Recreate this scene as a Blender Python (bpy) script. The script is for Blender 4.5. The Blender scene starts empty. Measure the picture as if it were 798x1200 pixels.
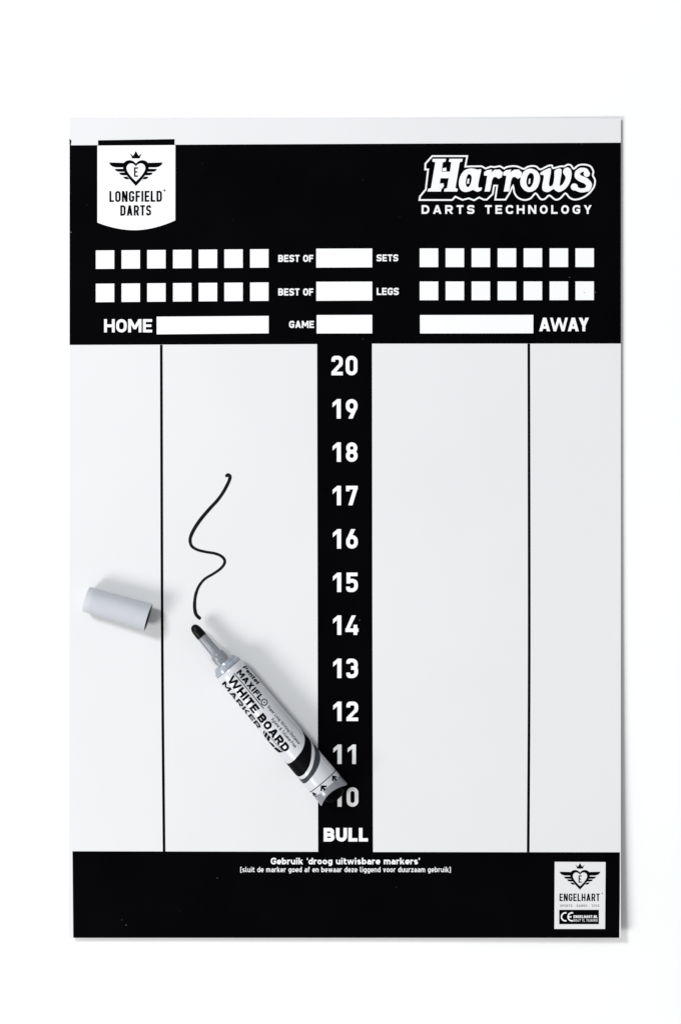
import bpy, bmesh, math, random
from mathutils import Vector, Matrix
from mathutils.geometry import delaunay_2d_cdt

# ------------------------------------------------------------------ scene, camera, light
S = bpy.context.scene
COL = S.collection
K = 0.300 / 645.5            # metres of table per picture unit
D = 1.05                     # camera height above the table
random.seed(4)

def P(x, y, z=0.0):
    """picture measurement -> point on the plane at height z (metres)"""
    f = 1 - z / D
    return Vector(((x - 399) * K * f, (600 - y) * K * f, z))

cam = bpy.data.objects.new('camera', bpy.data.cameras.new('camera'))
COL.objects.link(cam)
cam.location = (0, 0, D)
cam.data.sensor_fit = 'VERTICAL'
cam.data.sensor_height = 24
cam.data.lens = 24 * D / (1200 * K)
cam.data.clip_start = 0.01
cam.data.clip_end = 50
S.camera = cam

W = bpy.data.worlds.new('World')
S.world = W
W.use_nodes = True
W.node_tree.nodes['Background'].inputs[0].default_value = (0.97, 0.985, 1.0, 1)
W.node_tree.nodes['Background'].inputs[1].default_value = 0.47

def area(name, loc, size, power, colour):
    d = bpy.data.lights.new(name, 'AREA')
    d.shape = 'DISK'
    d.size = size
    d.energy = power
    d.color = colour
    o = bpy.data.objects.new(name, d)
    COL.objects.link(o)
    o.location = loc
    o.rotation_euler = (Vector((0, 0, 0)) - Vector(loc)).to_track_quat('-Z', 'Y').to_euler()
    return o

area('key_softbox', (-1.75, -1.15, 1.70), 0.95, 47, (1.0, 0.985, 0.965))
area('fill_softbox', (-1.45, 1.17, 2.20), 0.62, 53, (0.96, 0.985, 1.0))

S.view_settings.view_transform = 'Standard'
S.view_settings.look = 'None'
S.view_settings.gamma = 1
S.view_settings.exposure = 0
S.view_settings.use_curve_mapping = False
S.cycles.transparent_max_bounces = 16

# ------------------------------------------------------------------ materials
def mat(name, col, rough=0.5, spec=0.5, noise=0.0, scale=60, coat=0.0, bump=0.0, bscale=900, rnoise=0.0):
    m = bpy.data.materials.new(name)
    m.use_nodes = True
    nt = m.node_tree
    b = nt.nodes['Principled BSDF']
    b.inputs['Base Color'].default_value = (*col, 1)
    b.inputs['Roughness'].default_value = rough
    b.inputs['Specular IOR Level'].default_value = spec
    b.inputs['Coat Weight'].default_value = coat
    b.inputs['Coat Roughness'].default_value = 0.12
    tc = nt.nodes.new('ShaderNodeTexCoord')
    if noise or rnoise:
        n = nt.nodes.new('ShaderNodeTexNoise')
        n.inputs['Scale'].default_value = scale
        n.inputs['Detail'].default_value = 5
        nt.links.new(tc.outputs['Object'], n.inputs['Vector'])
        if noise:
            r = nt.nodes.new('ShaderNodeMapRange')
            r.inputs['From Min'].default_value = 0.3
            r.inputs['From Max'].default_value = 0.7
            r.inputs['To Min'].default_value = 1 - noise
            r.inputs['To Max'].default_value = 1 + noise
            nt.links.new(n.outputs['Fac'], r.inputs['Value'])
            mx = nt.nodes.new('ShaderNodeVectorMath')
            mx.operation = 'SCALE'
            mx.inputs[0].default_value = col
            nt.links.new(r.outputs[0], mx.inputs['Scale'])
            nt.links.new(mx.outputs[0], b.inputs['Base Color'])
        if rnoise:
            r2 = nt.nodes.new('ShaderNodeMapRange')
            r2.inputs['To Min'].default_value = max(0.02, rough - rnoise)
            r2.inputs['To Max'].default_value = rough + rnoise
            nt.links.new(n.outputs['Fac'], r2.inputs['Value'])
            nt.links.new(r2.outputs[0], b.inputs['Roughness'])
    if bump:
        n2 = nt.nodes.new('ShaderNodeTexNoise')
        n2.inputs['Scale'].default_value = bscale
        n2.inputs['Detail'].default_value = 3
        nt.links.new(tc.outputs['Object'], n2.inputs['Vector'])
        bp = nt.nodes.new('ShaderNodeBump')
        bp.inputs['Strength'].default_value = bump
        bp.inputs['Distance'].default_value = 0.0002
        nt.links.new(n2.outputs['Fac'], bp.inputs['Height'])
        nt.links.new(bp.outputs[0], b.inputs['Normal'])
    return m

def clear_mat(name, col, alpha, rough=0.1):
    m = bpy.data.materials.new(name)
    m.use_nodes = True
    nt = m.node_tree
    b = nt.nodes['Principled BSDF']
    b.inputs['Base Color'].default_value = (*col, 1)
    b.inputs['Roughness'].default_value = rough
    b.inputs['Alpha'].default_value = alpha
    b.inputs['Specular IOR Level'].default_value = 0.8
    return m

M_TABLE = mat('white_table_laminate', (0.805, 0.805, 0.805), 0.6, 0.3, 0.01, 8)
M_BOARD = mat('whiteboard_enamel', (0.645, 0.647, 0.659), 0.38, 0.35, 0.012, 9, rnoise=0.08)
M_SHADE_BACK = mat('bounce_blocking_back', (0.035, 0.028, 0.022), 0.8, 0.2, 0.2, 80)  # unseen underside, dark so it swallows bounced light
M_PRINT = mat('black_board_print', (0.0012, 0.0011, 0.0016), 0.42, 0.010, 0.25, 25, rnoise=0.15)
M_WHITE = mat('white_board_print', (0.76, 0.763, 0.772), 0.4, 0.3, 0.008, 30)
M_INK = mat('dry_black_ink', (0.005, 0.004, 0.004), 0.55, 0.08, 0.35, 400)
M_FAINT = mat('grey_small_print', (0.20, 0.20, 0.21), 0.4, 0.3)
M_CAP = mat('grey_cap_plastic', (0.478, 0.489, 0.530), 0.5, 0.25, 0.02, 200, bump=0.15)
M_CAP_SHADE = mat('cap_opening_shade', (0.03, 0.03, 0.034), 0.6, 0.2, 0.3, 300)  # shade inside the cap mouth, put in as a dark colour
M_SLEEVE = mat('pale_sleeve_plastic', (0.50, 0.51, 0.535), 0.24, 0.55, 0.04, 120)
M_TAIL = mat('frosted_tail_plastic', (0.19, 0.197, 0.215), 0.25, 0.6, 0.03, 200)
M_BLACKP = mat('black_plastic', (0.0010, 0.0010, 0.0013), 0.35, 0.025, 0.2, 200)
M_FELT = mat('inky_felt', (0.0015, 0.0015, 0.0018), 0.28, 0.10, 0.3, 1500, bump=0.5, bscale=2500)
M_STEM = mat('grey_stem_plastic', (0.038, 0.050, 0.076), 0.25, 0.5, 0.3, 350)
M_CLEAR = clear_mat('clear_plastic', (0.72, 0.73, 0.75), 0.12, 0.2)
M_RING = mat('smoky_ring_plastic', (0.24, 0.27, 0.315), 0.2, 0.6, 0.35, 260, coat=0.3)
M_LABEL = mat('black_sleeve_print', (0.002, 0.002, 0.003), 0.5, 0.03)
M_GBAND = mat('grey_sleeve_print', (0.035, 0.037, 0.046), 0.4, 0.12)
M_DUST = mat('white_dust', (0.16, 0.16, 0.16), 0.8, 0.2)
M_SMUDGE = mat('faint_ink_smudge', (0.64, 0.645, 0.65), 0.6, 0.2)

# ------------------------------------------------------------------ object helpers
def empty(name, loc, label, cat):
    o = bpy.data.objects.new(name, None)
    o.empty_display_size = 0.02
    COL.objects.link(o)
    o.location = loc
    o['label'] = label
    o['category'] = cat
    return o

def link(name, bm, m, parent=None, smooth=None):
    me = bpy.data.meshes.new(name)
    bm.to_mesh(me)
    bm.free()
    me.materials.append(m)
    if smooth is not None:
        for p in me.polygons:
            p.use_smooth = True
        me.set_sharp_from_angle(angle=math.radians(smooth))
    o = bpy.data.objects.new(name, me)
    COL.objects.link(o)
    if parent is not None:
        o.parent = parent
    return o

# ------------------------------------------------------------------ flat outlines: union minus cut-outs
def inpoly(x, y, poly):
    c = False
    n = len(poly)
    j = n - 1
    for i in range(n):
        xi, yi = poly[i]
        xj, yj = poly[j]
        if (yi > y) != (yj > y) and x < (xj - xi) * (y - yi) / (yj - yi) + xi:
            c = not c
        j = i
    return c

def boxof(poly):
    return (min(p[0] for p in poly), min(p[1] for p in poly), max(p[0] for p in poly), max(p[1] for p in poly))

def shape(bm, add, sub=()):
    """adds the area covered by the polygons in add but not those in sub, without overlaps"""
    vs, es = [], []
    for poly in list(add) + list(sub):
        b = len(vs)
        vs += [Vector((p[0], p[1])) for p in poly]
        es += [(b + i, b + (i + 1) % len(poly)) for i in range(len(poly))]
    r = delaunay_2d_cdt(vs, es, [], 0, 1e-5)
    A = [(p, boxof(p)) for p in add]
    B = [(p, boxof(p)) for p in sub]
    def inside(lst, x, y):
        for p, b in lst:
            if b[0] <= x <= b[2] and b[1] <= y <= b[3] and inpoly(x, y, p):
                return True
        return False
    nv = {}
    for f in r[2]:
        cx = sum(r[0][i][0] for i in f) / len(f)
        cy = sum(r[0][i][1] for i in f) / len(f)
        if inside(A, cx, cy) and not inside(B, cx, cy):
            q = []
            for i in f:
                if i not in nv:
                    nv[i] = bm.verts.new((r[0][i][0], r[0][i][1], 0))
                q.append(nv[i])
            try:
                bm.faces.new(q)
            except ValueError:
                pass

def fillet(pts, closed=False):
    out = []
    n = len(pts)
    for i, p in enumerate(pts):
        x, y = p[0], p[1]
        r = p[2] if len(p) > 2 else 0
        if r <= 0 or (not closed and i in (0, n - 1)):
            out.append((x, y))
            continue
        a = Vector(pts[i - 1][:2]) - Vector((x, y))
        b = Vector(pts[(i + 1) % n][:2]) - Vector((x, y))
        la, lb = a.length, b.length
        a.normalize(); b.normalize()
        ang = a.angle(b)
        t = min(r / math.tan(ang / 2), la * 0.499, lb * 0.499)
        r = t * math.tan(ang / 2)
        c = Vector((x, y)) + (a + b).normalized() * (r / math.sin(ang / 2))
        s = Vector((x, y)) + a * t - c
        e = Vector((x, y)) + b * t - c
        tot = math.atan2(s.x * e.y - s.y * e.x, s.dot(e))
        for k in range(7):
            w = tot * k / 6
            out.append((c.x + s.x * math.cos(w) - s.y * math.sin(w), c.y + s.x * math.sin(w) + s.y * math.cos(w)))
    return out

def spline(pts, n=6, closed=False):
    out = []
    m = len(pts)
    for i in range(m if closed else m - 1):
        g = lambda j: Vector(pts[j % m][:2]) if closed else Vector(pts[max(0, min(m - 1, j))][:2])
        p0, p1, p2, p3 = g(i - 1), g(i), g(i + 1), g(i + 2)
        for k in range(n):
            t = k / n
            q = 0.5 * ((2 * p1) + (p2 - p0) * t + (2 * p0 - 5 * p1 + 4 * p2 - p3) * t * t + (3 * p1 - p0 - 3 * p2 + p3) * t ** 3)
            out.append((q.x, q.y))
    if not closed:
        out.append(tuple(pts[-1][:2]))
    return out

def stroke(pts, w, closed=False, rnd=False):
    """a pen stroke of width w (one width, or a list) as quads with mitred joints"""
    q = [Vector(pts[0])]
    for p in pts[1:]:
        if (Vector(p) - q[-1]).length > 1e-6:
            q.append(Vector(p))
    if closed and (q[0] - q[-1]).length < 1e-6:
        q.pop()
    n = len(q)
    L, R = [], []
    for i in range(n):
        h = (w[min(len(w) - 1, int(i * len(w) / n))] if isinstance(w, (list, tuple)) else w) / 2
        ds = []
        if closed or i > 0:
            ds.append((q[i] - q[i - 1]).normalized())
        if closed or i < n - 1:
            ds.append((q[(i + 1) % n] - q[i]).normalized())
        t = sum(ds, Vector((0, 0)))
        if t.length < 1e-6:
            t = ds[0].copy()
        t.normalize()
        c = max(0.45, t.dot(ds[0]))
        nn = Vector((-t.y, t.x)) * (h / c)
        L.append(q[i] + nn)
        R.append(q[i] - nn)
    out = []
    for i in range(n if closed else n - 1):
        j = (i + 1) % n
        out.append([tuple(L[i]), tuple(L[j]), tuple(R[j]), tuple(R[i])])
    if rnd:
        for i in (0, n - 1):
            h = (w[0 if i == 0 else -1] if isinstance(w, (list, tuple)) else w) / 2
            out.append([(q[i].x + h * math.cos(a * math.pi / 8), q[i].y + h * math.sin(a * math.pi / 8)) for a in range(16)])
    return out

# ------------------------------------------------------------------ lettering drawn with strokes (cap height 1)
WID = dict(zip('ABCDEFGHIJKLMNOPQRSTUVWXYZ', (
    .70, .62, .60, .63, .55, .53, .62, .64, .22, .5, .64, .52, .80, .66, .63, .60, .63, .64, .60, .56, .63, .68, 1.0, .66, .64, .58)))
WID.update(dict(zip('0123456789', (.62, .42, .62, .62, .66, .62, .63, .62, .63, .63))))
WID.update(dict(zip('abcdefghijklmnopqrstuvwxyz', (
    .50, .53, .47, .53, .52, .36, .53, .52, .20, .24, .52, .26, .80, .52, .53, .53, .53, .36, .47, .36, .52, .52, .80, .52, .52, .46))))
WID['W'] = 1.12
WID.update({' ': .26, '.': .2, '-': .32, '\u2018': .16, '\u2019': .16, '(': .26, ')': .26, '&': .66, '\u2022': .26})

ROUND = [0.30]
def glyph(ch, Wd, w):
    l, r, b, t, m = w / 2, Wd - w / 2, w / 2, 1 - w / 2, 0.5
    R = min(Wd * 0.42, 0.30) if ROUND[0] < .4 else min((Wd - w) * .5, .5)
    A, B = [], []
    def st(pts, closed=False):
        A.extend(stroke(fillet(pts, closed), w, closed))
    xh = 0.72
    xt = xh - w / 2
    r2 = min(Wd * 0.42, 0.26)
    if ch == 'A':
        a = w * .56
        dx = Wd / 2 - a
        A.append([(0, 0), (Wd / 2 - a, 1), (Wd / 2 + a, 1), (Wd, 0)])
        i = w * 1.1
        iy = (Wd / 2 - i) / dx
        y0, y1 = .19, .19 + w * .85
        fx = lambda y: i + dx * y
        B.append([(i, -.01), (fx(y0), y0), (Wd - fx(y0), y0), (Wd - i, -.01)])
        if iy > y1 + .03:
            B.append([(fx(y1), y1), (Wd / 2, iy), (Wd - fx(y1), y1)])
    elif ch == 'B':
        st([(l, b), (r, b, R * .8), (r, m, R * .8), (l, m)], True)
        st([(l, m), (r - .03, m, R * .8), (r - .03, t, R * .8), (l, t)], True)
    elif ch == 'C':
        st([(r, .68), (r, t, R), (l, t, R), (l, b, R), (r, b, R), (r, .32)])
    elif ch == 'D':
        st([(l, b), (r, b, R), (r, t, R), (l, t)], True)
    elif ch in 'EF':
        A.append([(0, 0), (w, 0), (w, 1), (0, 1)])
        ys = [(1 - w * .95, 1, Wd), (.5 - w * .42, .5 + w * .48, Wd * .92)]
        if ch == 'E':
            ys.append((0, w * .95, Wd))
        for y0, y1, x1 in ys:
            A.append([(0, y0), (x1, y0), (x1, y1), (0, y1)])
    elif ch == 'G':
        st([(r, .70), (r, t, R), (l, t, R), (l, b, R), (r, b, R), (r, .46), (Wd * .52, .46)])
    elif ch == 'H':
        st([(l, 0), (l, 1)]); st([(r, 0), (r, 1)]); st([(l, m), (r, m)])
    elif ch == 'I':
        A.append([(Wd / 2 - w / 2, 0), (Wd / 2 + w / 2, 0), (Wd / 2 + w / 2, 1), (Wd / 2 - w / 2, 1)])
    elif ch == 'J':
        st([(l, .3), (l, b, R), (r, b, R), (r, 1)])
    elif ch == 'K':
        st([(l, 0), (l, 1)])
        A.append([(w * .8, .40), (Wd - w * 1.25, 1), (Wd, 1), (w * .8, .22)])
        A.append([(w * 1.4, .55), (w * 1.4 + w * .95, .70), (Wd + .02, 0), (Wd - w * 1.2, 0)])
    elif ch == 'L':
        A.append([(0, 0), (Wd, 0), (Wd, w * .95), (w, w * .95), (w, 1), (0, 1)])
    elif ch == 'M':
        st([(l, 0), (l, 1)]); st([(r, 0), (r, 1)])
        c = Wd / 2
        A.append([(0, 1), (w * 1.1, 1), (c, .52), (Wd - w * 1.1, 1), (Wd, 1), (c + w * .42, .24), (c - w * .42, .24)])
    elif ch == 'N':
        st([(l, 0), (l, 1)]); st([(r, 0), (r, 1)])
        A.append([(0, 1), (w * 1.15, 1), (Wd, 0), (Wd - w * 1.15, 0)])
    elif ch == 'O':
        st([(l, b, R), (r, b, R), (r, t, R), (l, t, R)], True)
    elif ch == '0':
        st([(l, b, R), (r, b, R), (r, t, R), (l, t, R)], True)
    elif ch == 'P':
        st([(l, 0), (l, 1)]); st([(l, .42), (r, .42, R), (r, t, R), (l, t)])
    elif ch == 'Q':
        st([(l, b, R), (r, b, R), (r, t, R), (l, t, R)], True)
        A.append([(Wd * .5, .24), (Wd * .65, .33), (Wd, .02), (Wd * .85, -.06)])
    elif ch == 'R':
        st([(l, 0), (l, 1)]); st([(l, .44), (r - .01, .44, R), (r - .01, t, R), (l, t)])
        A.append([(Wd * .36, .46), (Wd * .36 + w * 1.1, .46), (Wd + .01, 0), (Wd - w * 1.12, 0)])
    elif ch == 'S':
        q = R * .85
        st([(r - .01, .73), (r - .01, t, q), (l, t, q), (l, .51, q), (r, .49, q), (r, b, q), (l, b, q), (l, .27)])
    elif ch == 'T':
        A.append([(0, 1 - w * .95), (Wd, 1 - w * .95), (Wd, 1), (0, 1)])
        A.append([(Wd / 2 - w / 2, 0), (Wd / 2 + w / 2, 0), (Wd / 2 + w / 2, 1), (Wd / 2 - w / 2, 1)])
    elif ch == 'U':
        st([(l, 1), (l, b, R), (r, b, R), (r, 1)])
    elif ch in 'Vv':
        h = 1 if ch == 'V' else xh
        a = w * .55
        A.append([(0, h), (w * 1.1, h), (Wd / 2, w * 1.1), (Wd / 2, 0), (Wd / 2 - a, 0)])
        A.append([(Wd, h), (Wd / 2 + a, 0), (Wd / 2, 0), (Wd / 2, w * 1.1), (Wd - w * 1.1, h)])
    elif ch in 'Ww':
        h = 1 if ch == 'W' else xh
        a = w * .43
        q1, q2, c = Wd * .27, Wd * .73, Wd / 2
        for x0, y0, x1, y1 in ((a, h, q1, 0), (q1, 0, c, h), (c, h, q2, 0), (q2, 0, Wd - a, h)):
            A.append([(x0 - a * 1.05, y0), (x0 + a * 1.05, y0), (x1 + a * 1.05, y1), (x1 - a * 1.05, y1)])
    elif ch in 'Xx':
        h = 1 if ch == 'X' else xh
        A.append([(0, 0), (w * 1.2, 0), (Wd, h), (Wd - w * 1.2, h)])
        A.append([(0, h), (w * 1.2, h), (Wd, 0), (Wd - w * 1.2, 0)])
    elif ch == 'Y':
        c = Wd / 2
        A.append([(c - w / 2, 0), (c + w / 2, 0), (c + w / 2, .45), (c - w / 2, .45)])
        A.append([(0, 1), (w * 1.15, 1), (c + w / 2, .42), (c - w / 2, .38)])
        A.append([(Wd, 1), (Wd - w * 1.15, 1), (c - w / 2, .42), (c + w / 2, .38)])
    elif ch in 'Zz':
        h = 1 if ch == 'Z' else xh
        A.append([(0, 0), (Wd, 0), (Wd, w * .95), (0, w * .95)])
        A.append([(0, h - w * .95), (Wd, h - w * .95), (Wd, h), (0, h)])
        A.append([(0, w * .8), (w * 1.3, w * .8), (Wd, h - w * .8), (Wd - w * 1.3, h - w * .8)])
    elif ch == '1':
        A.append([(Wd - w, 0), (Wd, 0), (Wd, 1), (Wd - w, 1)])
        A.append([(Wd - w * .9, 1), (0, .80), (0, .80 - w * 1.05), (Wd - w * .9, 1 - w * 1.0)])
    elif ch == '2':
        st([(l, .70), (l, t, R), (r, t, R), (r, .60, .16), (r - .06, .48)])
        A.append([(r + w * .42, .54), (r - w * .55, .52), (0, w * .9), (0, 0), (w * .9, w * .55)])
        A.append([(r + w * .46, .60), (r - w * .3, .40), (0, w * .3), (0, w * .95), (r - w * .5, .60)])
        A.append([(0, 0), (Wd, 0), (Wd, w * .95), (0, w * .95)])
    elif ch == '3':
        st([(l, .74), (l, t, R), (r - .015, t, R), (r - .015, .52, R), (Wd * .40, .52)])
        st([(Wd * .40, .52), (r, .52, R), (r, b, R), (l, b, R), (l, .28)])
    elif ch == '4':
        A.append([(Wd * .48, 1), (Wd * .48 + w * 1.12, 1), (w * 1.05, .15 + w * .8), (0, .15 + w * .6)])
        A.append([(0, .15), (Wd, .15), (Wd, .15 + w * .95), (0, .15 + w * .95)])
        A.append([(Wd * .62, 0), (Wd * .62 + w, 0), (Wd * .62 + w, .52), (Wd * .62, .52)])
    elif ch == '5':
        A.append([(.02, 1 - w * .95), (Wd - .02, 1 - w * .95), (Wd - .02, 1), (.02, 1)])
        A.append([(.02, .44), (.02 + w, .44), (.02 + w, 1), (.02, 1)])
        st([(l + .02, .50), (l + .05, .58, .06), (r, .58, R), (r, b, R), (l, b, R), (l, .28)])
    elif ch in '69':
        G, H = [], []
        G.extend(stroke(fillet([(l, b, R), (r, b, R), (r, .60, R), (l, .60, R)], True), w, True))
        G.append([(Wd * .42, 1), (Wd * .42 + w * 1.15, 1), (w * 1.02, .42), (0, .36), (.0, .34 + .08)])
        if ch == '9':
            G = [[(Wd - x, 1 - y) for x, y in p] for p in G]
        A.extend(G)
    elif ch == '7':
        A.append([(0, 1 - w * .95), (Wd, 1 - w * .95), (Wd, 1), (0, 1)])
        A.append([(0, .72), (w * .95, .72), (w * .95, 1), (0, 1)])
        A.append([(Wd - w * 1.1, 1 - w * .6), (Wd, 1 - w * .6), (Wd * .20 + w * 1.1, 0), (Wd * .20, 0)])
    elif ch == '8':
        st([(l, b, R), (r, b, R), (r, .52, R), (l, .52, R)], True)
        st([(l + .015, .52, R), (r - .015, .52, R), (r - .015, t, R), (l + .015, t, R)], True)
    elif ch == 'a':
        st([(r, 0), (r, xt, r2), (l + .03, xt)])
        st([(r, b), (r, .42 - w * .1), (l, .42 - w * .1, .13), (l, b, .13)], True)
    elif ch in 'bdpqg':
        st([(l, b, r2), (r, b, r2), (r, xt, r2), (l, xt, r2)], True)
        if ch == 'b': st([(l, 0), (l, 1)])
        if ch == 'd': st([(r, 0), (r, 1)])
        if ch == 'p': st([(l, -.24), (l, xh)])
        if ch == 'q': st([(r, -.24), (r, xh)])
        if ch == 'g': st([(r, xh), (r, -.24 + w / 2, r2), (l + .03, -.24 + w / 2)])
    elif ch == 'c':
        st([(r, .50), (r, xt, r2), (l, xt, r2), (l, b, r2), (r, b, r2), (r, .22)])
    elif ch == 'e':
        st([(l, .33), (r, .33), (r, xt, r2), (l, xt, r2), (l, b, r2), (r - .02, b)])
    elif ch == 'f':
        st([(w * .5 + .06, 0), (w * .5 + .06, t, .2), (Wd, t)]); st([(0, xt), (Wd * .95, xt)])
    elif ch in 'hn':
        st([(l, 0), (l, 1 if ch == 'h' else xh)]); st([(l, xt), (r, xt, r2), (r, 0)])
    elif ch in 'ij':
        c = Wd / 2
        st([(c, 0), (c, xh)])
        A.append([(c - w / 2, 1 - w * .9), (c + w / 2, 1 - w * .9), (c + w / 2, 1), (c - w / 2, 1)])
    elif ch == 'k':
        st([(l, 0), (l, 1)])
        A.append([(w * .8, .28), (Wd - w * 1.2, xh), (Wd, xh), (w * .8, .14)])
        A.append([(w * 1.3, .36), (w * 2.1, .48), (Wd + .02, 0), (Wd - w * 1.15, 0)])
    elif ch == 'l':
        st([(l, 1), (l, b, .12), (Wd, b)])
    elif ch == 'm':
        st([(l, 0), (l, xh)]); st([(l, xt), (Wd / 2, xt, r2 * .8), (Wd / 2, 0)]); st([(Wd / 2 - w * .2, xt), (r, xt, r2 * .8), (r, 0)])
    elif ch == 'o':
        st([(l, b, r2), (r, b, r2), (r, xt, r2), (l, xt, r2)], True)
    elif ch == 'r':
        st([(l, 0), (l, xh)]); st([(l, xt - .04), (l + .06, xt, .06), (Wd, xt)])
    elif ch == 's':
        q = .15
        st([(r - .01, xt), (l, xt, q), (l, xh / 2, q), (r, xh / 2, q), (r, b, q), (l, b)])
    elif ch == 't':
        st([(w * .5 + .05, .92), (w * .5 + .05, b, .16), (Wd, b)]); st([(0, xt), (Wd * .95, xt)])
    elif ch == 'u':
        st([(l, xh), (l, b, r2), (r, b, r2)]); st([(r, 0), (r, xh)])
    elif ch == 'y':
        st([(l, xh), (l, b, r2), (r, b, r2)]); st([(r, xh), (r, -.24 + w / 2, r2), (l + .04, -.24 + w / 2)])
    elif ch == '.':
        A.append([(0, 0), (w, 0), (w, w), (0, w)])
    elif ch == '-':
        A.append([(0, .34), (Wd, .34), (Wd, .34 + w * .9), (0, .34 + w * .9)])
    elif ch == '\u2022':
        A.append([(Wd / 2 + .13 * math.cos(k), .45 + .13 * math.sin(k)) for k in [i * math.pi / 5 for i in range(10)]])
    elif ch == '\u2018':
        A.append([(.04, .68), (w + .0, .68), (w + .03, 1), (.10, 1)][::1])
    elif ch == '\u2019':
        A.append([(0, .68), (w - .06, .68), (w + .0, 1), (.0, 1)])
    elif ch == '(':
        st([(Wd, 1.02 - w / 2), (l, 1.02 - w / 2, .05), (l, -.14 + w / 2, .05), (Wd, -.14 + w / 2)])
    elif ch == ')':
        st([(0, 1.02 - w / 2), (r, 1.02 - w / 2, .05), (r, -.14 + w / 2, .05), (0, -.14 + w / 2)])
    elif ch == '&':
        st([(Wd, .0), (l + .05, .72, .1), (l + .05, t, .15), (r - .1, t, .15), (r - .1, .62, .1), (l, .40, .12), (l, b, .2), (r - .06, b, .2), (r, .45)])
    return A, B

def letters(bm, text, x0, x1, top, base, w, track=0.10, slope=0.0, slant=0.0):
    """writes text between x0 and x1 in picture units (y down); top/base are cap height and baseline at x0"""
    h = abs(base - top)
    sg = 1 if base > top else -1           # sg -1 when y runs up (sleeve print)
    tot = (x1 - x0) / h
    nat = sum(WID[c] for c in text)
    c = (tot - track * (len(text) - 1)) / nat
    x = 0.0
    for ch in text:
        wd = WID[ch] * c
        if ch != ' ':
            ww = w
            if ch in 'Iil.' or ch in '\u2018\u2019':
                wd = max(wd, ww * 1.02)
            A, B = glyph(ch, wd, ww)
            f = lambda p: (x0 + (x + p[0] + slant * p[1]) * h, base - sg * p[1] * h + slope * (x + p[0]) * h)
            shape(bm, [[f(p) for p in q] for q in A], [[f(p) for p in q] for q in B])
            wd = WID[ch] * c if ch not in 'Iil.' else wd
        x += wd + track

# ------------------------------------------------------------------ the table
bm = bmesh.new()
bmesh.ops.create_grid(bm, x_segments=1, y_segments=1, size=1.2)
t = link('table_surface', bm, M_TABLE)
t['kind'] = 'structure'

# ------------------------------------------------------------------ the scoreboard
BX0, BX1, BY0, BY1 = 81.6, 727.0, 138.6, 1099.0
THICK = 0.0008
def zb(x, y):
    """height of the board face: a thin sheet that bows up a little to its right and lower edges"""
    X = max(0.0, min(1.0, (x - BX0) / (BX1 - BX0)))
    Y = max(0.0, min(1.0, (y - BY0) / (BY1 - BY0)))
    return THICK + 0.0017 * X ** 4 * (0.75 + 0.25 * Y) + 0.0042 * Y ** 4  # bow added so the right and lower edges cast a shadow

board = empty('dart_scoreboard', (0, 0, 0), 'white and black darts scoreboard numbered 20 to BULL, lying on the white table', 'scoreboard')
LAYER = 0.00005
def sheet(name, bm, m, parent, level):
    """lays a flat outline (picture units) on the bowed board face"""
    xs = [v.co.x for v in bm.verts]; ys = [v.co.y for v in bm.verts]
    def cut(axis, lo, hi):
        k = math.ceil((lo + 1) / 24) * 24
        while k < hi - 1:
            g = bm.verts[:] + bm.edges[:] + bm.faces[:]
            co = Vector((k, 0, 0)) if axis == 0 else Vector((0, k, 0))
            bmesh.ops.bisect_plane(bm, geom=g, dist=1e-5, plane_co=co, plane_no=(1, 0, 0) if axis == 0 else (0, 1, 0))
            k += 24
    cut(0, min(xs), max(xs)); cut(1, min(ys), max(ys))
    for v in bm.verts:
        v.co = P(v.co.x, v.co.y, zb(v.co.x, v.co.y) + LAYER * level)
    bm.normal_update()
    for f in bm.faces:
        if f.normal.z < 0:
            f.normal_flip()
    return link(name, bm, m, parent)

def poly_sheet(name, polys, m, parent, level, sub=()):
    bm = bmesh.new()
    shape(bm, polys, sub)
    return sheet(name, bm, m, parent, level)

def text_sheet(name, lines, m, parent, level):
    bm = bmesh.new()
    for a in lines:
        letters(bm, *a[:6], **(a[6] if len(a) > 6 else {}))
    return sheet(name, bm, m, parent, level)

def rect(x0, y0, x1, y1):
    return [(x0, y0), (x1, y0), (x1, y1), (x0, y1)]

# panel: bowed sheet with real thickness and eased edges
bm = bmesh.new()
NX, NY = 27, 40
top = [[None] * (NY + 1) for _ in range(NX + 1)]
bot = [[None] * (NY + 1) for _ in range(NX + 1)]
for i in range(NX + 1):
    for j in range(NY + 1):
        # grid lines fall on multiples of 24 so that the printed sheets follow the same facets
        xs = [BX0] + [k * 24 for k in range(4, 31)]
        x = BX0 if i == 0 else (BX1 if i == NX else 96 + (i - 1) * 24 if 96 + (i - 1) * 24 < BX1 else BX1)
        y = BY0 if j == 0 else (BY1 if j == NY else 144 + (j - 1) * 24)
        z = zb(x, y)
        top[i][j] = bm.verts.new(P(x, y, z))
        q = P(x, y, z)
        bot[i][j] = bm.verts.new((q.x, q.y, z - THICK + 0.00004))
for i in range(NX):
    for j in range(NY):
        bm.faces.new((top[i][j], top[i][j + 1], top[i + 1][j + 1], top[i + 1][j]))
        bm.faces.new((bot[i][j], bot[i + 1][j], bot[i + 1][j + 1], bot[i][j + 1]))
for i in range(NX):
    bm.faces.new((top[i][0], top[i + 1][0], bot[i + 1][0], bot[i][0]))
    bm.faces.new((top[i + 1][NY], top[i][NY], bot[i][NY], bot[i + 1][NY]))
for j in range(NY):
    bm.faces.new((top[0][j + 1], top[0][j], bot[0][j], bot[0][j + 1]))
    bm.faces.new((top[NX][j], top[NX][j + 1], bot[NX][j + 1], bot[NX][j]))
backs = [[tuple(v.co) for v in row] for row in bot]
bmesh.ops.remove_doubles(bm, verts=bm.verts, dist=1e-7)
bmesh.ops.recalc_face_normals(bm, faces=bm.faces)
link('panel', bm, M_BOARD, board, 30)

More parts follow.
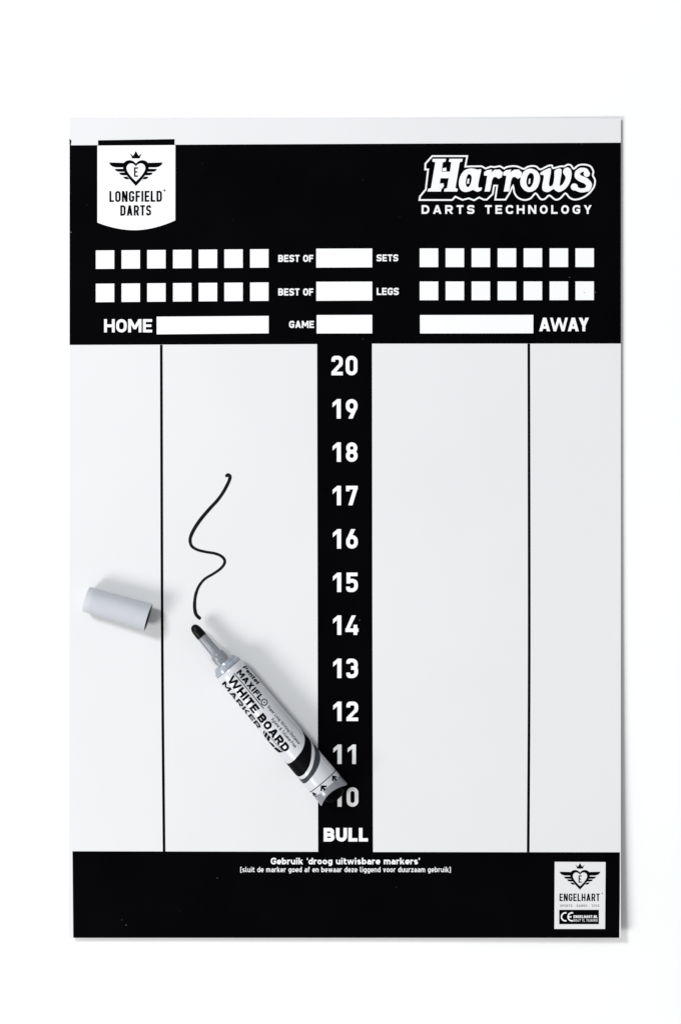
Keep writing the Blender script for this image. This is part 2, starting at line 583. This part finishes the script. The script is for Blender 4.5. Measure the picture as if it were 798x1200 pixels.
# dark sheet added under the panel to cut bounce and deepen edge shadows
bm = bmesh.new()
g = [[None] * (NY + 1) for _ in range(NX + 1)]
for i in range(NX + 1):
    for j in range(NY + 1):
        c = backs[i][j]
        g[i][j] = bm.verts.new((c[0], c[1], c[2] - 0.00002))
for i in range(NX):
    for j in range(NY):
        bm.faces.new((g[i][j], g[i + 1][j], g[i + 1][j + 1], g[i][j + 1]))
link('added_dark_back', bm, M_SHADE_BACK, board, 30)

# header band with the tab over the badge
header = poly_sheet('header_band', [[(82, 170.3), (115.2, 170.1), (205, 169.6), (727.0, 167.2), (727.0, 402.6), (435.8, 402.7), (371.6, 403.2), (82, 404.2)],
                                    [(115.3, 164.4), (204.9, 163.0), (204.9, 170.5), (115.3, 171)],
                                    [(81.7, 162.5), (84.2, 164.8), (83.4, 171), (82, 171)]], M_PRINT, board, 1)
column = poly_sheet('number_column', [[(371.6, 403.2), (435.8, 402.7), (436.2, 700), (437.0, 998.5), (372.8, 998.2), (372.2, 700)]], M_PRINT, board, 1)
footer = poly_sheet('footer_band', [[(85.4, 997.6), (372.8, 998.2), (437.0, 998.5), (725.9, 998.8), (725.7, 1060), (725.2, 1099.0), (86.3, 1099.0)]], M_PRINT, board, 1)
for x0, x1, x2 in ((189.3, 190.5, 192.6), (619.3, 619.8, 618.6)):
    poly_sheet('column_line', stroke(spline([(x0, 404.1 if x0 < 300 else 402.8), (x1, 760), (x2, 997.8 if x0 < 300 else 998.6)], 10), 3.1), M_PRINT, board, 1)

# tally boxes (two rows of seven per side) and entry boxes
for side, lefts, y1a, y2a, dr, hh in (('home', (112.7, 142.8, 172.8, 203.0, 233.1, 263.1, 293.2), 293.5, 332.5, -1.4, 21.6),
                                      ('away', (491.7, 522.0, 552.4, 582.9, 613.3, 643.7, 673.9), 291.1, 329.9, -0.1, 21.9)):
    for ya in (y1a, y2a):
        for i, x in enumerate(lefts):
            y = ya + dr * i / 6
            e = dr / 6 * 0.7
            poly_sheet('tally_box', [[(x, y), (x + 21.6, y + e), (x + 21.6, y + hh + e), (x, y + hh)]], M_WHITE, header, 2)
for q in ([(370.6, 291.4), (436.1, 291.2), (436.1, 313.3), (370.6, 313.6)], [(370.7, 330.2), (436.1, 330.0), (436.1, 352.2), (370.7, 352.5)],
          [(371.1, 369.2), (436.1, 369.0), (436.1, 390.7), (371.1, 390.8)], [(183.9, 371.1), (315.0, 370.2), (315.0, 390.6), (183.9, 391.8)],
          [(492.0, 369.2), (624.6, 369.0), (624.6, 390.6), (492.0, 390.8)]):
    poly_sheet('entry_box', [q], M_WHITE, header, 2)
for a in (('BEST OF', 326.2, 367.2, 298.7, 306.9, .215), ('BEST OF', 326.2, 367.2, 338.0, 346.3, .215), ('GAME', 338.9, 368.0, 376.0, 384.3, .215),
          ('SETS', 441.2, 466.5, 298.2, 306.2, .215), ('LEGS', 441.4, 467.2, 337.3, 345.7, .215),
          ('HOME', 122.4, 178.6, 374.0, 389.5, .215), ('AWAY', 631.4, 689.6, 372.3, 388.2, .215)):
    text_sheet('lettering', [a + (dict(track=.0 if a[0] == 'AWAY' else .11),)], M_WHITE, header, 2)

# numbers down the centre column
ys = (417.0, 467.7, 518.4, 569.3, 620.1, 671.0, 721.2, 771.8, 822.2, 872.5, 922.6)
for n, y in zip(range(20, 9, -1), ys):
    s = str(n)
    dx = (20 - n) * 0.11
    bm = bmesh.new()
    if s[0] == '2':
        letters(bm, '2', 388.4, 401.7, y, y + 22.8, .192)
    else:
        letters(bm, '1', 389.6 + dx, 399.3 + dx, y, y + 22.8, .212)
    if s[1] == '1':
        letters(bm, '1', 406.4 + dx, 416.1 + dx, y, y + 22.8, .192)
    else:
        w4 = 1.0 if s[1] == '4' else 0
        letters(bm, s[1], 405.1 + dx - w4, 418.8 + dx + w4 * .6, y, y + 22.8, .192)
    sheet('numeral', bm, M_WHITE, column, 2)
text_sheet('lettering', [('BULL', 379.3, 431.2, 970.2, 986.2, .26, dict(track=.10))], M_WHITE, column, 2)

# footer writing
text_sheet('lettering', [('Gebruik \u2018droog uitwisbare markers\u2019', 317.5, 492.0, 1005.3, 1012.9, .215, dict(track=.105, slope=.0))], M_WHITE, footer, 2)
text_sheet('lettering', [('(sluit de marker goed af en bewaar deze liggend voor duurzaam gebruik)', 281.8, 528.0, 1015.9, 1022.0, .155, dict(track=.12))], M_WHITE, footer, 2)

# the winged heart emblem: drawn in its own units (heart centre x 0, y down, half width of the wings 234)
def emblem(cx, cy, s):
    f = lambda pts: [(cx + x * s, cy + y * s) for x, y in pts]
    half_out = [(0, -200), (25, -222), (60, -230), (95, -218), (112, -190), (112, -150), (95, -115), (50, -55), (0, 0)]
    half_in = [(0, -176), (20, -195), (47, -202), (72, -190), (84, -163), (76, -131), (46, -87), (0, -40)]
    def heart(h):
        a = spline(h[:-1] + [h[-1]], 5)
        return a + [(-x, y) for x, y in reversed(a[1:-1])]
    feathers = [[(85, -206), (238, -210), (228, -188), (205, -172), (178, -166), (98, -166)],
                [(100, -154), (188, -152), (178, -136), (160, -128), (100, -127)],
                [(95, -121), (150, -119), (142, -103), (124, -96), (80, -95)],
                [(78, -84), (112, -82), (104, -68), (86, -60), (56, -60)]]
    add, sub = [f(heart(half_out))], [f(heart(half_in))]
    for q in feathers:
        add.append(f(q)); add.append(f([(-x, y) for x, y in q]))
    crown = [(-34, -246), (34, -246), (38, -262), (55, -292), (24, -268), (0, -312), (-24, -268), (-55, -292), (-38, -262)]
    add.append(f(crown))
    ex = [[(-17, -167), (-4, -167), (-4, -82), (-17, -82)], [(-17, -167), (19, -167), (19, -154), (-17, -154)],
          [(-17, -132), (13, -132), (13, -119), (-17, -119)], [(-17, -95), (19, -95), (19, -82), (-17, -82)]]
    return add, sub, [f(q) for q in ex]

# maker's badge, top left
arc = [(205.7 - 91.2 * i / 16, 258.2 + 2.6 * i / 16 + 10.2 * math.sin(math.pi * i / 16) ** 0.9) for i in range(17)]
badge = poly_sheet('maker_badge', [[(114.5, 170.6), (205.8, 170.0)] + arc], M_WHITE, board, 2)
a, s_, e = emblem(159.6, 218.0, .13158)
bm = bmesh.new(); shape(bm, a, s_); shape(bm, e)
sheet('winged_heart_emblem', bm, M_PRINT, badge, 3)
text_sheet('lettering', [('LONGFIELD', 128.6, 190.0, 223.9, 236.8, .175, dict(track=.115, slope=-.006))], M_PRINT, badge, 3)
text_sheet('lettering', [('DARTS', 141.4, 177.4, 240.6, 252.8, .18, dict(track=.115, slope=-.006))], M_PRINT, badge, 3)
poly_sheet('registered_mark', stroke([(193.1 + .8 * math.cos(k * .6283), 223.2 + .8 * math.sin(k * .6283)) for k in range(10)], .9, True), M_PRINT, badge, 3)

# sponsor wordmark, top right
Z = 120 / 798
def z3(pts): return [(480 + x * Z, 170 + y * Z) for x, y in pts]
def z4(pts): return [(590 + x * Z, 170 + y * Z) for x, y in pts]
logo = empty('sponsor_logo', (0, 0, 0), '', '')
del logo['label'], logo['category']
logo.parent = board
edge_a = [(745, 425), (665, 425), (680, 316), (656, 316), (645, 382), (600, 425), (575, 425), (540, 408), (500, 430), (460, 415), (410, 427), (355, 402), (330, 428), (220, 428), (75, 428), (80, 400), (125, 345), (143, 190), (120, 190), (122, 145), (175, 86), (447, 86), (432, 168), (480, 166), (560, 165), (590, 183), (630, 168), (660, 172), (700, 164), (735, 183)]
edge_b = [(20, 172), (65, 164), (110, 168), (155, 186), (185, 170), (220, 163), (255, 168), (285, 190), (345, 162), (376, 160), (384, 180), (440, 166), (470, 166), (500, 152), (525, 160), (545, 185), (580, 158), (630, 152), (675, 166), (697, 205), (693, 238), (710, 272), (702, 325), (660, 380), (605, 414), (550, 425), (510, 408), (480, 376), (440, 415), (400, 425), (355, 392), (320, 420), (285, 420), (248, 376), (210, 415), (160, 428), (110, 410), (82, 370), (72, 318), (45, 375)]
edge = z3(edge_a) + spline(z4(edge_b), 3)
poly_sheet('logo_outline', stroke(edge, 1.95, True), M_WHITE, logo, 2)
Hh = z3([(178, 107), (282, 107), (279, 128), (258, 134), (247, 207), (313, 207), (323, 134), (303, 128), (308, 107), (412, 107), (408, 128), (389, 134), (355, 335), (374, 342), (370, 362), (266, 362), (270, 342), (290, 335), (303, 258), (240, 258), (228, 335), (247, 342), (243, 362), (137, 362), (142, 342), (165, 335), (199, 134), (175, 128)])
la = z3(spline([(470, 182), (510, 186), (530, 192), (556, 190), (545, 245), (533, 310), (538, 332), (560, 330), (556, 352), (525, 364), (492, 350), (460, 362), (420, 364), (392, 342), (382, 300), (392, 245), (425, 198)], 3, True))
ca = z3(spline([(466, 226), (482, 250), (474, 300), (455, 328), (438, 312), (438, 270), (450, 235)], 4, True))
def rr(pts): return spline(pts, 3, True)
rl = [(578, 212), (600, 196), (640, 190), (634, 212), (662, 192), (700, 190), (724, 214), (716, 250), (692, 263), (670, 248), (652, 250), (640, 275), (628, 345), (622, 362), (582, 362), (594, 300), (603, 240), (578, 236)]
r1 = z3(rl)
r2 = z3([(x + 149, y) for x, y in rl])
oo = z4(spline([(206, 183), (250, 196), (278, 232), (280, 280), (258, 335), (215, 364), (170, 358), (136, 322), (128, 280), (142, 226), (170, 194)], 4, True))
co = z4(spline([(205, 218), (226, 224), (235, 252), (226, 300), (206, 328), (186, 322), (176, 290), (184, 245)], 4, True))
ww = [(288, 214), (325, 192), (368, 186), (352, 300), (362, 322), (384, 305), (394, 245), (398, 196), (450, 190), (436, 300), (440, 318), (462, 300), (482, 252), (462, 218), (468, 188), (496, 174), (522, 192), (528, 235), (510, 300), (474, 345), (430, 366), (400, 352), (386, 342), (352, 364), (316, 362), (298, 332), (312, 240), (288, 232)]
wp = spline(z4(ww), 3, True)
sp = spline([(652, 222), (640, 198), (612, 192), (582, 206), (572, 234), (592, 258), (640, 280), (664, 312), (648, 344), (600, 353), (555, 336)], 5)
ss = stroke(z4(sp), [4.6, 4.6, 5.4, 6.2, 7.0, 7.2, 7.0, 6.2, 4.8, 4.6], rnd=True)
blob = lambda x, y, r: z4([(x + r * math.cos(k * .5236), y + r * math.sin(k * .5236)) for k in range(12)])
bm = bmesh.new()
shape(bm, [Hh]); shape(bm, [la], [ca]); shape(bm, [r1]); shape(bm, [r2]); shape(bm, [oo], [co])
shape(bm, [wp])
shape(bm, ss + [blob(646, 224, 25), blob(549, 326, 28)])
for q in (z3([(256, 180), (284, 176), (286, 202), (252, 203)]), z3([(234, 300), (262, 298), (266, 318), (252, 340), (228, 338)]),
          z3([(450, 262), (464, 262), (460, 300), (446, 302)]), z4([(196, 262), (208, 262), (204, 300), (192, 304)])):
    shape(bm, [q])
sheet('logo_lettering', bm, M_WHITE, logo, 2)
ROUND[0] = .5
text_sheet('lettering', [('DARTS TECHNOLOGY', 493.9, 692.8, 240.4, 250.6, .22, dict(track=.42))], M_WHITE, logo, 2)
ROUND[0] = .30

# small product label, bottom right
label = poly_sheet('product_label', [[(649.6, 1009.9), (709.2, 1010.2), (708.6, 1088.6), (649.2, 1088.6)]], M_BOARD, board, 2)
a, s_, e = emblem(679.2, 1042.6, .1002)
bm = bmesh.new(); shape(bm, a, s_); shape(bm, e)
sheet('winged_heart_emblem', bm, M_PRINT, label, 3)
text_sheet('lettering', [('ENGELHART', 655.2, 702.2, 1047.2, 1056.0, .17, dict(track=.12))], M_PRINT, label, 3)
poly_sheet('registered_mark', [[(705.2 + .9 * math.cos(k), 1047.0 + .9 * math.sin(k)) for k in [i * 1.0472 for i in range(6)]]], M_FAINT, label, 3)
text_sheet('lettering', [('SPORTS \u2022 GAMES \u2022 TOYS', 656.0, 701.8, 1060.0, 1062.8, .20, dict(track=.25))], M_FAINT, label, 3)
strip = poly_sheet('approval_strip', [rect(654.9, 1066.2, 701.3, 1083.0)], M_PRINT, label, 3)
def arc_pts(cx, cy, r, a0, a1, n=18):
    return [(cx + r * math.cos(math.radians(a0 + (a1 - a0) * i / n)), cy + r * math.sin(math.radians(a0 + (a1 - a0) * i / n))) for i in range(n + 1)]
ce = stroke(arc_pts(662.2, 1074.4, 4.7, -75, -285), 1.6) + stroke(arc_pts(669.9, 1074.4, 4.7, -75, -285), 1.6) + [rect(665.6, 1073.7, 669.2, 1075.2)]
poly_sheet('conformity_mark', ce, M_WHITE, label, 4)
text_sheet('lettering', [('ENGELHART.NL', 671.6, 699.7, 1072.6, 1075.9, .22, dict(track=.14))], M_WHITE, label, 4)
text_sheet('lettering', [('5047 TL TILBURG', 671.6, 699.7, 1077.2, 1080.0, .13, dict(track=.16))], M_WHITE, label, 4)

# the marker line drawn on the board
ink = [(395, 105), (404, 99), (416, 106), (418, 120), (406, 155), (370, 222), (330, 278), (280, 332), (220, 402), (175, 466), (147, 520), (138, 560), (150, 600), (190, 626), (250, 641), (310, 651), (355, 669), (380, 697), (377, 727), (350, 760), (300, 795), (240, 832), (200, 882), (178, 940), (170, 1000), (172, 1050), (182, 1083), (204, 1106)]
pts = spline([(200 + x / 6, 540 + y / 6) for x, y in ink], 4)
wid = [3.65 + .5 * math.sin(i * .31) + .25 * math.sin(i * .9 + 1) for i in range(24)]
poly_sheet('drawn_ink_line', stroke(pts, wid, rnd=True), M_INK, board, 1)

# dust specks and faint smudges
bm = bmesh.new()
specks = [(681, 168.3, .5), (684, 343, .7), (421.3, 726.5, .6), (697.2, 342.6, .6), (667, 325, .5), (83.5, 272, .8), (148, 1084, .6), (143, 1078, .4), (255, 1029, .5), (425, 397, .4)]
for i in range(9):
    specks.append((random.uniform(90, 715), random.choice((random.uniform(180, 290), random.uniform(1030, 1090))), random.uniform(.18, .36)))
for x, y, r in specks:
    if 110 < x < 210 and 160 < y < 270 or 490 < x < 700 and 180 < y < 255 or 645 < x < 712 and y > 1005:
        continue
    shape(bm, [[(x + r * random.uniform(.5, 1.2) * math.cos(k), y + r * random.uniform(.5, 1.2) * math.sin(k)) for k in [i * 1.2566 for i in range(5)]]])
d = sheet('dust_specks', bm, M_DUST, board, 2.5)
d['kind'] = 'stuff'
bm = bmesh.new()
for x, y, rx, ry in ((688, 619, 2.2, 1.4), (714, 748, 1.6, 3.4), (723, 778, 2.2, 5.0)):
    shape(bm, [[(x + rx * random.uniform(.6, 1.2) * math.cos(k), y + ry * random.uniform(.6, 1.2) * math.sin(k)) for k in [i * .6283 for i in range(10)]]])
d = sheet('ink_smudges', bm, M_SMUDGE, board, 1)
d['kind'] = 'stuff'

# ------------------------------------------------------------------ turned parts
def lathe(profile, seg=72, closed_loop=False, f=None):
    """profile of (u, r) in picture units turned about the x axis; f(u, r, phi) may shift u"""
    bm = bmesh.new()
    rings = []
    for u, r in profile:
        if r < 1e-6:
            rings.append([bm.verts.new((u * K, 0, 0))])
            continue
        ring = []
        for k in range(seg):
            p = 2 * math.pi * k / seg
            uu = f(u, r, p) if f else u
            ring.append(bm.verts.new((uu * K, r * math.sin(p) * K, r * math.cos(p) * K)))
        rings.append(ring)
    n = len(rings)
    for i in range(n if closed_loop else n - 1):
        a, b = rings[i], rings[(i + 1) % n]
        for k in range(seg):
            k2 = (k + 1) % seg
            if len(a) == 1 and len(b) == 1:
                continue
            if len(a) == 1:
                bm.faces.new((a[0], b[k], b[k2]))
            elif len(b) == 1:
                bm.faces.new((a[k2], a[k], b[0]))
            else:
                bm.faces.new((a[k], b[k], b[k2], a[k2]))
    bmesh.ops.recalc_face_normals(bm, faces=bm.faces)
    return bm

# ------------------------------------------------------------------ the marker
R0, R1 = 18.2, 19.7                     # sleeve radius at its start and at its tail
ULEN = 191.0
def rad(u):
    return R0 + (R1 - R0) * max(0, min(1, u / ULEN))
def place(o, ax, ay, bx, by, ra, rb):
    """lays a turned thing on the board: axis over picture points a and b, radii there ra and rb"""
    za = zb(ax, ay) + ra * K + .0001
    zbb = zb(bx, by) + rb * K + .0001
    A, B = P(ax, ay, za), P(bx, by, zbb)
    x = (B - A).normalized()
    y = Vector((0, 0, 1)).cross(x).normalized()
    z = x.cross(y)
    o.matrix_world = Matrix(((x.x, y.x, z.x, A.x), (x.y, y.y, z.y, A.y), (x.z, y.z, z.z, A.z), (0, 0, 0, 1)))

marker = empty('whiteboard_marker', (0, 0, 0), 'uncapped pale whiteboard marker with black nib and black band, lying across the board', 'marker')
place(marker, 268.0, 783.2, 390.4, 929.6, R0, R1)

def scallop(u, r, p):
    if u < 150:
        return u
    c = math.sin(p) ** 2
    k = max(0, (u - 178) / (ULEN - 178))
    return u - k * 6.4 * (1 - c) if math.cos(p) > 0 else u - k * 6.4 * (1 - c)
prof = [(0.8, R0 - 1.6), (1.0, R0 - .5), (1.8, rad(0))] + [(u, rad(u)) for u in range(10, 177, 12)] + [(176.5, rad(176)), (177.5, rad(176) - .25), (184, rad(184) + .1), (ULEN - .6, rad(ULEN) + .9), (ULEN, rad(ULEN) + .6), (ULEN - .1, rad(ULEN) - .8), (184, rad(184) - 1.8), (170, rad(170) - 2.2), (5, R0 - 2.0)]
sleeve = link('sleeve', lathe([p for p in prof if p[0] <= 177.6 and p[1] > rad(p[0]) - 1.5] + [(177.5, rad(176) - 2.0), (5, R0 - 2.2)], closed_loop=True), M_SLEEVE, marker, 35)
link('tail_collar', lathe([(177.5, rad(176) - .2), (184, rad(184) - .1), (ULEN - .8, rad(ULEN) + .3), (ULEN, rad(ULEN) + .1), (ULEN, rad(ULEN) - .8), (184, rad(184) - 2.0), (177.5, rad(176) - 2.2)], closed_loop=True, f=scallop), M_TAIL, marker, 40)
link('push_button', lathe([(172, 0), (172, 15.0), (180, 15.0), (184, 14.2), (190, 13.0), (193.5, 11.6), (195.4, 9.6), (196.8, 7.5), (197.2, 4), (197.3, 0)]), M_BLACKP, marker, 35)
link('nib', lathe([(-65.0, 0), (-64.8, 1.6), (-64.0, 3.1), (-62.6, 4.3), (-60.4, 5.3), (-57, 5.9), (-52, 6.1), (-48, 6.0), (-46.5, 5.6), (-46, 0)]), M_FELT, marker, 40)
stem = link('nib_stem', lathe([(-47.6, 0), (-47.5, 5.6), (-46, 5.7), (-24, 6.3), (-22.5, 6.2), (-22, 7.6), (-20.5, 8.4), (-12, 8.6), (-11, 8.0), (-9, 7.6), (-9, 0)]), M_STEM, marker, 35)
link('neck', lathe([(-47.9, 6.1), (-47, 6.9), (-24, 10.2), (-21, 11.4), (-14, 12.2), (-10, 12.6), (-9, 12.6), (-9, 11.6), (-21, 10.4), (-47, 6.3)], closed_loop=True), M_CLEAR, marker, 35)
link('shoulder_ring', lathe([(-9, 0), (-9, 12.9), (-8.4, 14.2), (-6.2, 15.2), (-4.6, 15.4), (-4.2, 16.4), (-3.2, 17.2), (0.2, 17.6), (0.9, 17.2), (0.9, 0)]), M_RING, marker, 30)

def wrap(name, bm, m, parent, lift=.12):
    """wraps a flat outline (u, s) round the sleeve"""
    us = [v.co.x for v in bm.verts]; sv = [v.co.y for v in bm.verts]
    k = math.ceil(min(sv) / 1.2) * 1.2 + .003
    while k < max(sv):
        bmesh.ops.bisect_plane(bm, geom=bm.verts[:] + bm.edges[:] + bm.faces[:], dist=1e-5, plane_co=(0, k, 0), plane_no=(0, 1, 0))
        k += 1.2
    for v in bm.verts:
        u, s = v.co.x, v.co.y
        r = rad(u)
        p = s / r
        r += lift
        v.co = Vector((u * K, r * math.sin(p) * K, r * math.cos(p) * K))
    bm.normal_update()
    for f in bm.faces:
        c = f.calc_center_median()
        if f.normal.y * c.y + f.normal.z * c.z < 0:
            f.normal_flip()
    return link(name, bm, m, parent, 60)

def wrap_text(name, text, u0, u1, s_top, s_base, w, m=M_LABEL, **kw):
    bm = bmesh.new()
    letters(bm, text, u0, u1, s_top, s_base, w, **kw)
    return wrap(name, bm, m, sleeve)

wrap_text('lettering', 'Pentel', 9.3, 35.4, 24.6, 16.2, .20, track=.06, slant=.12)
wrap_text('lettering', 'MAXIFL', 9.6, 51.6, 12.4, 4.9, .275, track=.13)
wrap_text('lettering', 'WHITE BOARD', 9.0, 115.6, 1.4, -9.0, .275, track=.10, slope=-.032)
wrap_text('lettering', 'MARKER', 8.6, 75.8, -11.6, -21.4, .25, track=.13, slope=-.03)
wrap_text('lettering', 'Super Long Writing Distance', 62.5, 118.6, 11.0, 7.2, .14, track=.10)
wrap_text('lettering', 'Xylene & Toluene-Free', 76.2, 119.0, 5.0, 1.3, .15, track=.10)
bm = bmesh.new(); shape(bm, [[(8.2, 2.5), (61.5, 2.7), (61.5, 3.6), (8.2, 3.5)], [(56.2 + 1.0 * math.cos(k), 8.4 + 1.0 * math.sin(k)) for k in [i * .7854 for i in range(8)]]] + stroke([(56.2 + 3.5 * math.cos(k), 8.4 + 3.7 * math.sin(k)) for k in [i * .3927 for i in range(16)]], 1.15, True)); wrap('underline', bm, M_LABEL, sleeve)
# cut half-oval emblem
def lens(u): return -13.4 - 14.0 * math.sqrt(max(0, 1 - ((u - 97.5) / 16.8) ** 2))
bm = bmesh.new()
shape(bm, [[(81.0, -14.6), (82.6, -13.8), (84.6, lens(84.6)), (83.0, lens(83.0))]])
shape(bm, [[(83.6, -13.6), (87.2, -13.4), (90.4, lens(90.4)), (86.0, lens(86.0))]])
shape(bm, [[(88.2, -13.4), (91.6, -13.4), (94.6, -20.5), (93.8, lens(93.8)), (91.6, lens(91.6))]])
shape(bm, [[(95.2, -21.6), (99.0, -18.4), (103.6, -18.2), (102.6, lens(102.6)), (95.2, lens(95.2))]])
shape(bm, [[(104.6, -17.6), (113.9, -13.6), (111.6, lens(111.6)), (104.0, lens(104.0))]])
shape(bm, [[(92.4, -13.2), (114.2, -12.6), (114.0, -13.3), (92.6, -14.1)]])
wrap('sliced_oval_emblem', bm, M_LABEL, sleeve)
# swoosh bands
up = [(100, 40), (108.0, 30.3), (118.4, 19.6), (124.6, 10), (127.4, 2.0), (129.2, -9.8), (128.4, -20), (124.5, -30.6), (118, -40)]
lo = [(112, 40), (121.8, 30.6), (132.9, 16.6), (143.9, 3.2), (148.4, -7.8), (148.6, -15), (147.1, -21.9), (141.0, -31.0), (132, -40)]
gi = [(116, 40), (124.2, 31.6), (134.0, 22.3), (143.4, 10.4), (150.3, -0.6), (153.0, -13.3), (150.4, -24), (146.4, -31.1), (138, -40)]
go = [(126, 40), (132.0, 34.5), (140.0, 27.0), (149.2, 14.9), (155.2, 1.6), (158.0, -12.7), (157.6, -22), (154.2, -31.2), (147, -40)]
bm = bmesh.new(); shape(bm, [spline(up, 5) + spline(lo, 5)[::-1]]); wrap('black_swoosh', bm, M_LABEL, sleeve)
bm = bmesh.new(); shape(bm, [spline(gi, 5) + spline(go, 5)[::-1]]); wrap('grey_swoosh', bm, M_GBAND, sleeve)
bm = bmesh.new(); shape(bm, [[(169.4, -55), (170.3, -55), (170.3, 55), (169.4, 55)]]); wrap('ring_line', bm, M_LABEL, sleeve)
for s in (15.0, -3.0, -19.8):
    bm = bmesh.new()
    shape(bm, [[(170.9, s), (175.2, s + 4.6), (177.0, s + 4.0), (174.9, s + 1.1), (178.2, s + 1.5), (178.2, s - 1.5), (174.9, s - 1.1), (177.0, s - 4.0), (175.2, s - 4.6)]])
    wrap('arrow', bm, M_LABEL, sleeve)

# ------------------------------------------------------------------ the cap
CL = 74.9
prof = [(-1.2, 0), (-1.1, 9), (-0.8, 13.6), (-.2, 14.7), (.6, 15.0), (9.0, 15.15), (10.0, 14.95), (CL - .8, 16.3), (CL, 16.1), (CL, 15.2), (CL - 1.5, 15.0), (20, 12.8), (18, 0)]
cap = link('marker_cap', lathe(prof), M_CAP, None, 40)
link('opening_shade', lathe([(CL - .9, 14.75), (CL - 3, 14.4), (21, 12.2), (20.5, 0)]), M_CAP_SHADE, cap, 40)  # added dark tube stands in for the shade in the opening
cap['label'] = 'pale grey marker cap lying left of the black marker nib'
cap['category'] = 'marker cap'
place(cap, 102.0, 702.2, 173.6, 723.5, 15.0, 16.3)
